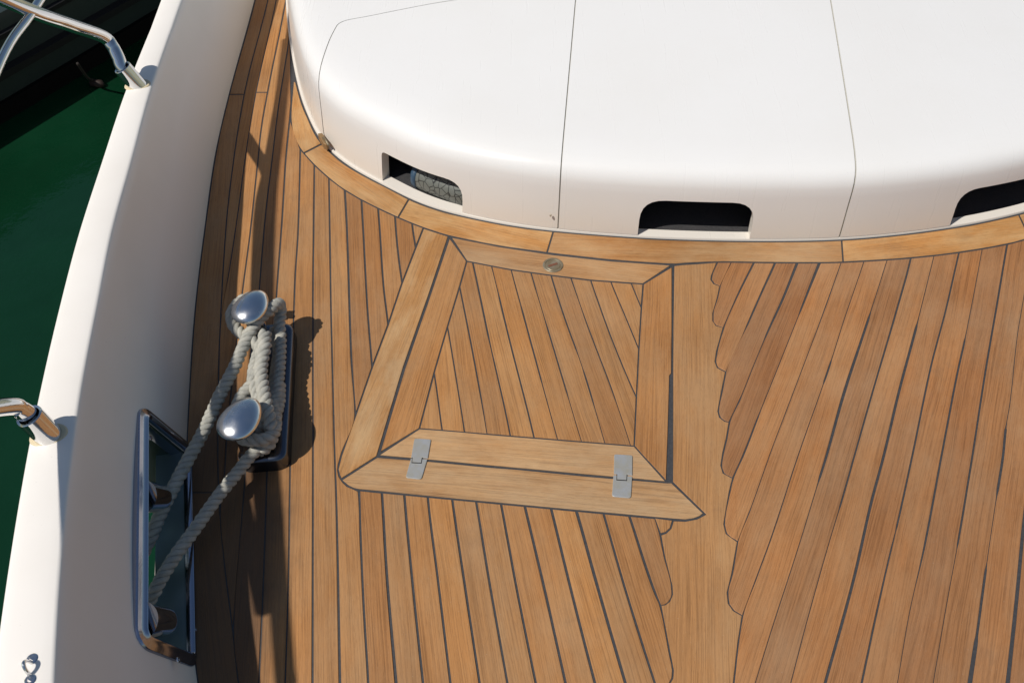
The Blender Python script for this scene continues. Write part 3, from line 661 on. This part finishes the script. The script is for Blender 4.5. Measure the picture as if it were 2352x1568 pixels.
# mid rail and top rail
def shadow_src(x, y, z): q = P(x, y); return Vector((q.x - .60 * z, q.y - .35 * z, z))
MB_ = P(0, 145, .62)
mid = [J1 + (J1 - MB_) * 4, J1 + (J1 - MB_) * 1.5, J1, MB_] + [shadow_src(*q) for q in ((582, 860, .63), (586, 1000, .64), (594, 1130, .65), (609, 1260, .655), (640, 1420, .66), (668, 1568, .66))]
mesh('mid_rail', *tube(cat(mid, 8), .0098, 18), STEEL, guard, smooth=True)
topr = [shadow_src(662, 90, .95), shadow_src(637, 306, .95), shadow_src(619, 460, .95), shadow_src(612, 660, .95), shadow_src(614, 850, .95), shadow_src(619, 1050, .95), shadow_src(630, 1200, .95), shadow_src(643, 1400, .95), shadow_src(656, 1568, .95), shadow_src(680, 1860, .95)]
mesh('top_rail', *tube(cat(topr, 8), .017, 18), STEEL, guard, smooth=True)

# pad eye on the cap
pe = atH(72, 1536); padeye = thing('pad_eye', 'small steel pad eye screwed flat on the white bulwark cap', 'pad eye', pe)
s1, s2 = atH(74.5, 1513), atH(70.5, 1561)
for s_ in (s1, s2):
    pb_ = mesh('pad', *lathe([(.0001, 0), (.0085, 0), (.0085, .0012), (.007, .0022), (.0045, .0022), (.004, .001), (.0001, .001)], 20, s_ + Vector((0, 0, .0008))), STEEL, padeye, smooth=True, sharp=30)
mm_ = (s1 + s2) / 2; dd = (s2 - s1)
arch = [s1 + dd * .20 + Vector((0, 0, .001))] + [mm_ + dd * (-.30 * math.cos(a)) + Vector((-.004 * math.sin(a), 0, .021 * math.sin(a))) for a in [math.pi * k / 8 for k in range(1, 8)]] + [s1 + dd * .80 + Vector((0, 0, .001))]
mesh('eye', *tube(cat(arch, 4), .0028, 12), STEEL, padeye, smooth=True)

# ------------------------------------------------------------------ white locker housing (three moulded lids on a plinth)
front = [P(x, y) for x, y in smooth([(x, y) for x, y in M_IN], 1)]
back = [Vector((2.35, 3.3, 0)), Vector((2.2, 4.2, 0)), Vector((1.6, 4.9, 0)), Vector((.8, 5.15, 0)), Vector((.0, 4.9, 0)), Vector((-.55, 4.3, 0))]
ctl = front + back
def resample(pl, n):
    d = [0]; m = len(pl)
    for i in range(m): d.append(d[-1] + (pl[(i + 1) % m] - pl[i]).length)
    out = []
    for k in range(n):
        s_ = d[-1] * k / n; i = int(np.searchsorted(d, s_, 'right')) - 1; out.append(pl[i].lerp(pl[(i + 1) % m], (s_ - d[i]) / max(1e-9, d[i + 1] - d[i])))
    return out
NB = 420; basec = resample(ctl, NB)
for _ in range(6): basec = [(basec[i - 1] + basec[i] * 2 + basec[(i + 1) % NB]) / 4 for i in range(NB)]
def norms(c, k=4): 
    o = []
    for i in range(len(c)):
        d = c[(i + k) % len(c)] - c[i - k]; v = Vector((-d.y, d.x, 0)).normalized(); o.append(v)
    return o
nb = norms(basec, 5)
if (Vector((.4, 3.3, 0)) - basec[0]).dot(nb[0]) < 0: nb = [-v for v in nb]
off0 = [float(np.interp(b.x, [-.75, -.4, .2, 1.4], [.010, .010, .004, .003])) for b in basec]
CC = Vector((.35, 3.45, 0))
def housing(d_in=0.0, zoff=0.0):
    prof = [(0, .0065), (.004, .05), (.009, .09), (.013, .130), (.016, .154), (.021, .171), (.031, .186), (.045, .196), (.064, .2025), (.092, .2085), (.135, .2145)]
    loops = [[b + n_ * (o_ + d + d_in) + Vector((0, 0, z + (zoff if z > .1 else 0))) for b, n_, o_ in zip(basec, nb, off0)] for d, z in prof]
    last = loops[-1]
    for t_ in (.06, .14, .25, .4, .55, .7, .85, .95):
        loops.append([Vector((v.x + (CC.x - v.x) * t_, v.y + (CC.y - v.y) * t_, v.z + .075 * (1 - (1 - t_) ** 1.5))) for v in last])
    vs, fs = loop_loft(loops, False); n = NB; k = len(loops) - 1
    vs.append((CC.x, CC.y, .2165 + .075 + zoff))
    fs += [(k * n + i, k * n + (i + 1) % n, len(vs) - 1) for i in range(n)]
    return vs, fs
def ribbon(pts, w, z0=-.2, z1=.8):
    pts = [Vector(p).to_2d() for p in pts]; n = len(pts); L_, R_ = [], []
    for i in range(n):
        a = pts[max(0, i - 1)]; b = pts[min(n - 1, i + 1)]; d = (b - a).normalized(); q = Vector((-d.y, d.x)) * w / 2
        L_.append(pts[i] + q); R_.append(pts[i] - q)
    pl = L_ + R_[::-1]; m = len(pl); vs = [(p.x, p.y, z0) for p in pl] + [(p.x, p.y, z1) for p in pl]
    fs = [(i, (i + 1) % (2 * n), m + (i + 1) % (2 * n), m + i) for i in range(m)]
    for zb in (0, m):
        for i in range(n - 1): fs.append((zb + i, zb + i + 1, zb + m - 2 - i, zb + m - 1 - i))
    return vs, fs
a1, b1 = P(1281, 532), P(1322, 0, .262); a2, b2 = P(1927, 553), P(1909, 0, .258)
e1 = (b1 - a1); e2 = (b2 - a2)
seam1 = [a1 - e1 * .15, a1 + e1 * .5, a1 + e1 * 2.2]; seam2 = [a2 - e2 * .15, a2 + e2 * .5, a2 + e2 * 2.2]
door = cat([P(752, 372), P(748, 330, .05), P(741, 300, .12), P(729, 255, .175), P(720.5, 218, .195), P(723, 180, .205), P(744, 115, .215), P(765, 66, .222), P(786, 43, .226), P(851, 29, .235), P(985, 8, .243), P(1100, -8, .25), P(1250, -30, .262), P(1400, -50, .27)], 5)
oa = [(tuple(P(874, 424)), tuple(P(1058, 496.5)), .100, .014, .055, -1), (tuple(P(1464, 547)), tuple(P(1721, 555)), .117, .062, .062, 0), (tuple(P(2182, 525)), tuple(P(2500, 440)), .115, .055, .05, 1)]
def opening(p, q, zt, r0, r1):
    p, q = Vector(p), Vector(q); u = (q - p); L_ = u.length; u.normalize(); n_ = Vector((-u.y, u.x, 0))
    sh = rpoly([(0, -.05), (0, zt), (L_, zt), (L_, -.05)], [0, r0, r1, 0], 6)
    return loop_loft([[p + u * a + Vector((0, 0, b)) - n_ * .25 for a, b in sh], [p + u * a + Vector((0, 0, b)) + n_ * .20 for a, b in sh]])
shell = mesh('lid', *housing(), GEL, smooth=False)
tools = [mesh('cutter', *ribbon(seam1, .0032), None), mesh('cutter', *ribbon(seam2, .0040), None), mesh('cutter', *ribbon(door, .0028), None)] + [mesh('cutter', *opening(p, q, z, r0, r1), None) for p, q, z, r0, r1, _ in oa]
apply(shell, [('SOLIDIFY', dict(thickness=.032, offset=-1, use_even_offset=False))] + [('BOOLEAN', dict(operation='DIFFERENCE', solver='EXACT', object=c)) for c in tools])
# one object for each separate moulding
hl = thing('locker_housing', 'large white moulded locker housing with three lids and dark hand openings', 'locker', CC)
bm = bmesh.new(); bm.from_mesh(shell.data); bm.verts.ensure_lookup_table(); seen = set(); parts = []
for v in bm.verts:
    if v.index in seen: continue
    st, comp = [v], []
    seen.add(v.index)
    while st:
        q = st.pop(); comp.append(q)
        for e in q.link_edges:
            w = e.other_vert(q)
            if w.index not in seen: seen.add(w.index); st.append(w)
    parts.append(comp)
print('housing parts', sorted(len(p) for p in parts))
for comp in parts:
    if len(comp) < 60: continue
    idx = {v.index: i for i, v in enumerate(comp)}; fcs = {f for v in comp for f in v.link_faces}
    me = bpy.data.meshes.new('lid'); me.from_pydata([tuple(v.co) for v in comp], [], [[idx[v.index] for v in f.verts] for f in fcs]); me.update()
    b3 = bmesh.new(); b3.from_mesh(me); eds = [e for e in b3.edges if len(e.link_faces) == 2 and e.calc_face_angle(0) > R(50)]
    b3.to_mesh(me); b3.free()
    me.polygons.foreach_set('use_smooth', [True] * len(me.polygons)); me.set_sharp_from_angle(angle=R(32))
    o = link('lid', me, GEL); put(o, hl)
    md = o.modifiers.new('wn', 'WEIGHTED_NORMAL'); md.keep_sharp = True; md.weight = 90
bm.free(); bpy.data.objects.remove(shell)
for c in tools: bpy.data.objects.remove(c)
sb = mesh('seal_strip', *housing(.0035, -.0035), TAN)
t1 = mesh('cutter', *ribbon(seam1 , .012), None); t2 = mesh('cutter', *ribbon(seam2, .012), None); t3 = mesh('cutter', *ribbon(door, .010), None)
me0 = sb.data.copy(); seals = []
for tt in (t1, t2, t3):
    o = link('seal_strip', me0.copy(), None); apply(o, [('SOLIDIFY', dict(thickness=.006, offset=-1)), ('BOOLEAN', dict(operation='INTERSECT', solver='EXACT', object=tt))]); put(o, hl); seals.append(o)
for o in (sb, t1, t2, t3): bpy.data.objects.remove(o)
# plinth, dark inside
PW = .026
pl = [[b + n_ * .0028 + Vector((0, 0, -.01)) for b, n_ in zip(basec, nb)], [b + n_ * .0028 + Vector((0, 0, .003)) for b, n_ in zip(basec, nb)], [b + n_ * .0040 + Vector((0, 0, .005)) for b, n_ in zip(basec, nb)],
      [b + n_ * (o_ + PW) + Vector((0, 0, .0060)) for b, n_, o_ in zip(basec, nb, off0)], [b + n_ * (o_ + PW) + Vector((0, 0, -.12)) for b, n_, o_ in zip(basec, nb, off0)]]
mesh('plinth', *loop_loft(pl, False), GEL, hl, smooth=True, sharp=40)
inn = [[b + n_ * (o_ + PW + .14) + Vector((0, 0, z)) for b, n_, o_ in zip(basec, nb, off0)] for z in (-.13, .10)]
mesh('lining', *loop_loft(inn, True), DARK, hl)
# hinge plate at the door's lower corner and a small catch at the first seam
def on_face(x, y, z): return P(x, y, z)
hp = P(743, 320, .012); 
hg = mesh('corner_hinge', *prism(rpoly([tuple(P(x, y, .02).xy) for x, y in ((731, 313), (741, 312), (755, 333), (751, 339), (744, 336))], .0015, 2), .010, .030), M_('tarnished_brass', (.30, .19, .09), .6, .4), hl)
mesh('hinge_pin', *tube([P(742, 316, .032), P(748, 322, .032), P(755, 334, .03)], .0032, 10), BRASS, hg, smooth=True)
ctp = P(1270, 528); mesh('catch', *lathe([(.0001, 0), (.004, 0), (.004, .003), (.003, .006), (.0001, .007)], 10, ctp + Vector((-.008, -.002, .050)), .7, .7), PLATE, hl)
# a patterned fender stowed inside the left opening
fm = M_('crazed_fender_skin', (.22, .24, .22), .5); t = NT(fm); g = t.n('ShaderNodeTexCoord').outputs['Object']
vo = t.n('ShaderNodeTexVoronoi', feature='DISTANCE_TO_EDGE'); vo.inputs['Scale'].default_value = 52; t.l(g, vo.inputs['Vector'])
col = t.ramp(vo.outputs['Distance'], [(.02, (.010, .012, .012)), (.07, (.13, .14, .125))]); t.l(col, t.b.inputs['Base Color'])
fc = P(1002, 440, .028) + Vector((-.010, .055, 0)); u = (P(1058, 496) - P(874, 424)).normalized()
fp = [fc + u * s_ for s_ in (-.062, -.058, -.048, -.03, 0, .04, .09, .14)]; fr = [.004, .022, .036, .042, .044, .045, .044, .04]
fen = mesh('fender', *tube(fp, fr, 28), fm, smooth=True, label='grey crazed fender stowed in the left locker opening', cat='fender')
mesh('end_cap', *tube([fc + u * s_ for s_ in (-.0635, -.060, -.050, -.034)], [.003, .024, .0385, .0435], 28), M_('blue_cap', (.03, .07, .12), .5), fen, smooth=True)

# ------------------------------------------------------------------ mooring bitts
BZ = .145
H1, H2 = P(575.5, 700, BZ), P(551, 957, BZ)
bitts = thing('mooring_bitts', 'stainless mooring bitts with two oval mushroom heads wrapped in rope', 'bitts', ((H1.x + H2.x) / 2, (H1.y + H2.y) / 2, 0))
ax = (H1 - H2); ax.z = 0; ax.normalize(); px_ = Vector((-ax.y, ax.x, 0))
cb = (H1 + H2) / 2 + Vector((.028, .004, 0)); cb.z = 0
def rail_poly(hl_, hw): return rpoly([tuple((cb + ax * a + px_ * b).xy) for a, b in ((-hl_, -hw), (hl_, -hw), (hl_, hw), (-hl_, hw))], [hw * .55] * 4, 5)
hL = (H1 - H2).length / 2 + .040
lo = []
for hl_, hw, z in ((hL, .052, 0), (hL - .001, .050, .030), (hL - .003, .047, .036), (hL - .008, .040, .0385), (hL - .02, .026, .039)):
    lo.append([Vector((x, y, z)) for x, y in rail_poly(hl_, hw)])
mesh('base', *loop_loft(lo), M_('base_steel', (.11, .125, .155), .25, 1), bitts, smooth=True, sharp=50)
for Hh, rot, sx, sy in ((H1, -.30, .0385, .052), (H2, -.34, .0415, .056)):
    pst = mesh('post', *lathe([(.030, .014), (.025, .019), (.0225, .030), (.0215, .07), (.0215, .105), (.0235, .122), (.029, .134)], 28, (Hh.x, Hh.y, 0)), STEEL, bitts, smooth=True, sharp=60)
    prof = [(.30, -.012), (.62, -.010), (.88, -.0065), (.975, -.003), (1, 0), (.985, .0028), (.93, .0068), (.82, .0112), (.66, .0150), (.46, .0180), (.24, .0198), (.10, .0204), (.01, .0206)]
    vs, fs = lathe(prof, 48, (0, 0, 0), sx, sy)
    v2 = []
    for x, y, z in vs:     # egg-shaped plan
        w = 1 - .16 * (y / sy); x *= w
        c_, s_ = math.cos(rot), math.sin(rot); v2.append((Hh.x + x * c_ - y * s_, Hh.y + x * s_ + y * c_, Hh.z - .006 + z))
    mesh('head', v2, fs, STEELW, pst, smooth=True)

# ------------------------------------------------------------------ mooring rope
def rope(name, ctrl, rad, parent, pitch=.046, step=.0035, n=8, phase=0, taper=None):
    c = cat([P(*q) if not isinstance(q, Vector) else q for q in ctrl], 14)
    d = [0]
    for a, b in zip(c[:-1], c[1:]): d.append(d[-1] + (b - a).length)
    N_ = max(8, int(d[-1] / step)); pts = []
    for k in range(N_ + 1):
        s_ = d[-1] * k / N_; i = min(len(c) - 2, max(0, int(np.searchsorted(d, s_, 'right')) - 1)); pts.append(c[i].lerp(c[i + 1], (s_ - d[i]) / max(1e-9, d[i + 1] - d[i])))
    T, N, B = frames(pts); rng = random.Random(hash(name) % 100 + int(rad * 1e5) + int(phase * 10))
    L_ = d[-1]
    for s in range(3):
        cen = []
        for k in range(len(pts)):
            s_ = L_ * k / N_; a = 2 * math.pi * (s_ / pitch) + s * 2 * math.pi / 3 + phase; ro = rad * .53
            cen.append(pts[k] + (N[k] * math.cos(a) + B[k] * math.sin(a)) * ro)
        T2, N2, B2 = frames(cen); vs, fs, uv = [], [], []
        fz = [rng.uniform(.96, 1.05) for _ in range(n)]
        for k in range(len(cen)):
            for q in range(n):
                b_ = 2 * math.pi * q / n + k * .22; rr = rad * .50 * (1 + rng.uniform(-.055, .055)) * fz[q]
                vs.append(cen[k] + (N2[k] * math.cos(b_) + B2[k] * math.sin(b_)) * rr)
        for k in range(len(cen) - 1):
            for q in range(n): w = (q + 1) % n; fs.append((k * n + q, k * n + w, (k + 1) * n + w, (k + 1) * n + q))
        fs += [tuple(range(n))[::-1], tuple(range((len(cen) - 1) * n, len(cen) * n))]
        o = mesh('strand', vs, fs, ROPE, parent, smooth=True)
        uvl = o.data.uv_layers.new(name='UVMap'); co = o.data.loops
        vi = np.empty(len(co), int); co.foreach_get('vertex_index', vi); uvs = np.stack([(vi % n) / n + (vi // n) * .03, (vi // n) * step], 1).ravel(); uvl.data.foreach_set('uv', uvs)
RR = .0142
ro1 = thing('mooring_rope', 'pale three-strand rope in figure eight on the bitts, its upper line into the fairlead', 'rope', (H1.x, H1.y, 0))
hz = P(345, 1235, .06)
rope('line', [(285, 1330, -.02), (318, 1285, .02), (345, 1235, .045), (368, 1180, .052), (398, 1120, .058), (432, 1055, .066), (470, 985, .078), (505, 908, .090), (541, 838, .100), (566, 780, .108), (594, 735, .116), (624, 708, .120),
     (640, 697, .108), (645, 712, .085), (642, 745, .07), (644, 790, .06), (641, 850, .055), (634, 920, .056), (632, 975, .056), (620, 1018, .056), (596, 1035, .060)], RR, ro1)
rope('line', [(622, 760, .045), (640, 800, .045), (632, 870, .048), (628, 930, .06), (632, 980, .075), (616, 1005, .085), (586, 1010, .09), (556, 1004, .085), (540, 965, .085), (552, 915, .088), (580, 880, .092), (598, 838, .10), (596, 800, .10), (575, 780, .10), (550, 762, .10), (534, 740, .10), (534, 715, .10), (556, 690, .10), (590, 680, .10)], RR, ro1, phase=1)
rope('line', [(608, 765, .108), (607, 800, .110), (599, 845, .104), (603, 890, .104), (611, 930, .10), (618, 960, .094), (622, 990, .085)], RR * 1.08, ro1, pitch=.052, phase=2)
rope('line', [(596, 800, .09), (585, 840, .092), (581, 870, .095), (590, 905, .094), (604, 940, .088), (612, 975, .08)], RR * .95, ro1, pitch=.05, phase=.6)
rope('line', [(568, 990, .075), (600, 985, .072), (628, 960, .062), (640, 925, .05), (642, 880, .045)], RR, ro1, phase=.3)
ro2 = thing('mooring_rope', 'second grey rope line slanting low from under the nearer bitt head into the fairlead', 'rope', (H2.x, H2.y, 0))
rope('line', [(270, 1450, -.03), (315, 1410, .01), (346, 1372, .035), (372, 1325, .045), (405, 1273, .048), (453, 1207, .050), (504, 1135, .052), (545, 1085, .056), (572, 1050, .060), (600, 1022, .066), (622, 998, .074), (634, 970, .08)], RR * .95, ro2, phase=.9)

# ------------------------------------------------------------------ water and the dark hull lying alongside
WZ = -1.45
wm = M_('harbour_water', (.002, .014, .008), .06, 0, .5); t = NT(wm); g = t.n('ShaderNodeNewGeometry').outputs['Position']
n1 = t.noise(g, 1.1, 3, .5); n2 = t.noise(g, 9, 4, .6); ad = t.n('ShaderNodeMath', operation='MULTIPLY_ADD'); t.l(n2, ad.inputs[0]); ad.inputs[1].default_value = .12; t.l(n1, ad.inputs[2])
t.bump(ad.outputs[0], .25, .12); t.b.inputs['IOR'].default_value = 1.33
t.l(t.ramp(t.noise(g, .8, 4, .6), [(.3, (.0018, .017, .0065)), (.7, (.0035, .031, .013))]), t.b.inputs['Base Color'])
ws = 900; mesh('water', [(-ws, -ws, WZ), (ws, -ws, WZ), (ws, ws, WZ), (-ws, ws, WZ)], [(0, 1, 2, 3)], wm, kind='structure', label='dark green harbour water')
w0, w1 = P(0, 285, WZ), P(350, 70, WZ); wd = (w1 - w0).normalized(); wo = Vector((-wd.y, wd.x, 0)); wo = wo if wo.y > 0 else -wo
hullm = M_('dark_hull_paint', (.022, .034, .032), .42, 0, .35); strm = M_('hull_stripe', (.012, .012, .013), .5, 0, .3); bootm = M_('black_boot_topping', (.003, .003, .003), .7, 0, .1)
nbh = thing('moored_boat', 'dark-hulled boat lying alongside beyond the bulwark at upper left', 'boat', w0)
def band(name, secs, mat):
    lo = []
    for s_ in np.linspace(-1.6, 9, 40):
        bow = .02 * (s_ - 1) ** 2 * .35
        lo.append([w0 + wd * s_ + wo * (d + bow) + Vector((0, 0, z)) for d, z in secs])
    vs, fs = [], []; m = len(secs)
    for l_ in lo: vs += l_
    for j in range(len(lo) - 1):
        for k in range(m): fs.append((j * m + k, j * m + (k + 1) % m, (j + 1) * m + (k + 1) % m, (j + 1) * m + k))
    fs += [tuple(range(m))[::-1], tuple(range((len(lo) - 1) * m, len(lo) * m))]
    return mesh(name, vs, fs, mat, nbh, smooth=True, sharp=30)
band('boot_topping', [(.0, -.3), (-.02, .10), (.3, .10), (.3, -.3)], bootm)
band('topsides', [(.01, .10), (-.03, .50), (-.02, .54), (2.6, .58), (2.6, .10)], hullm)
band('rubbing_strake', [(-.005, .22), (-.045, .23), (-.048, .27), (-.01, .28)], strm)
band('rubbing_strake', [(-.015, .42), (-.05, .43), (-.053, .455), (-.02, .46)], strm)

bl = thing('mooring_line', 'thin dark line hanging off the dark hull to a small brown float', 'line', P(215, 187, WZ + .02))
la, lbp = P(178, 146, WZ + .25), P(214, 187, WZ + .02)
DL = M_('wet_line', (.014, .009, .006), .8)
mesh('line', *tube(cat([la, la.lerp(lbp, .5) + Vector((0, 0, -.03)), lbp], 6), .008, 8), DL, bl, smooth=True)
mesh('float', *tube([P(206, 189, WZ + .02), P(211, 190, WZ + .02), P(232, 193, WZ + .02), P(238, 194, WZ + .02)], [.008, .022, .022, .008], 14), M_('brown_float', (.022, .010, .006), .7), bl, smooth=True)
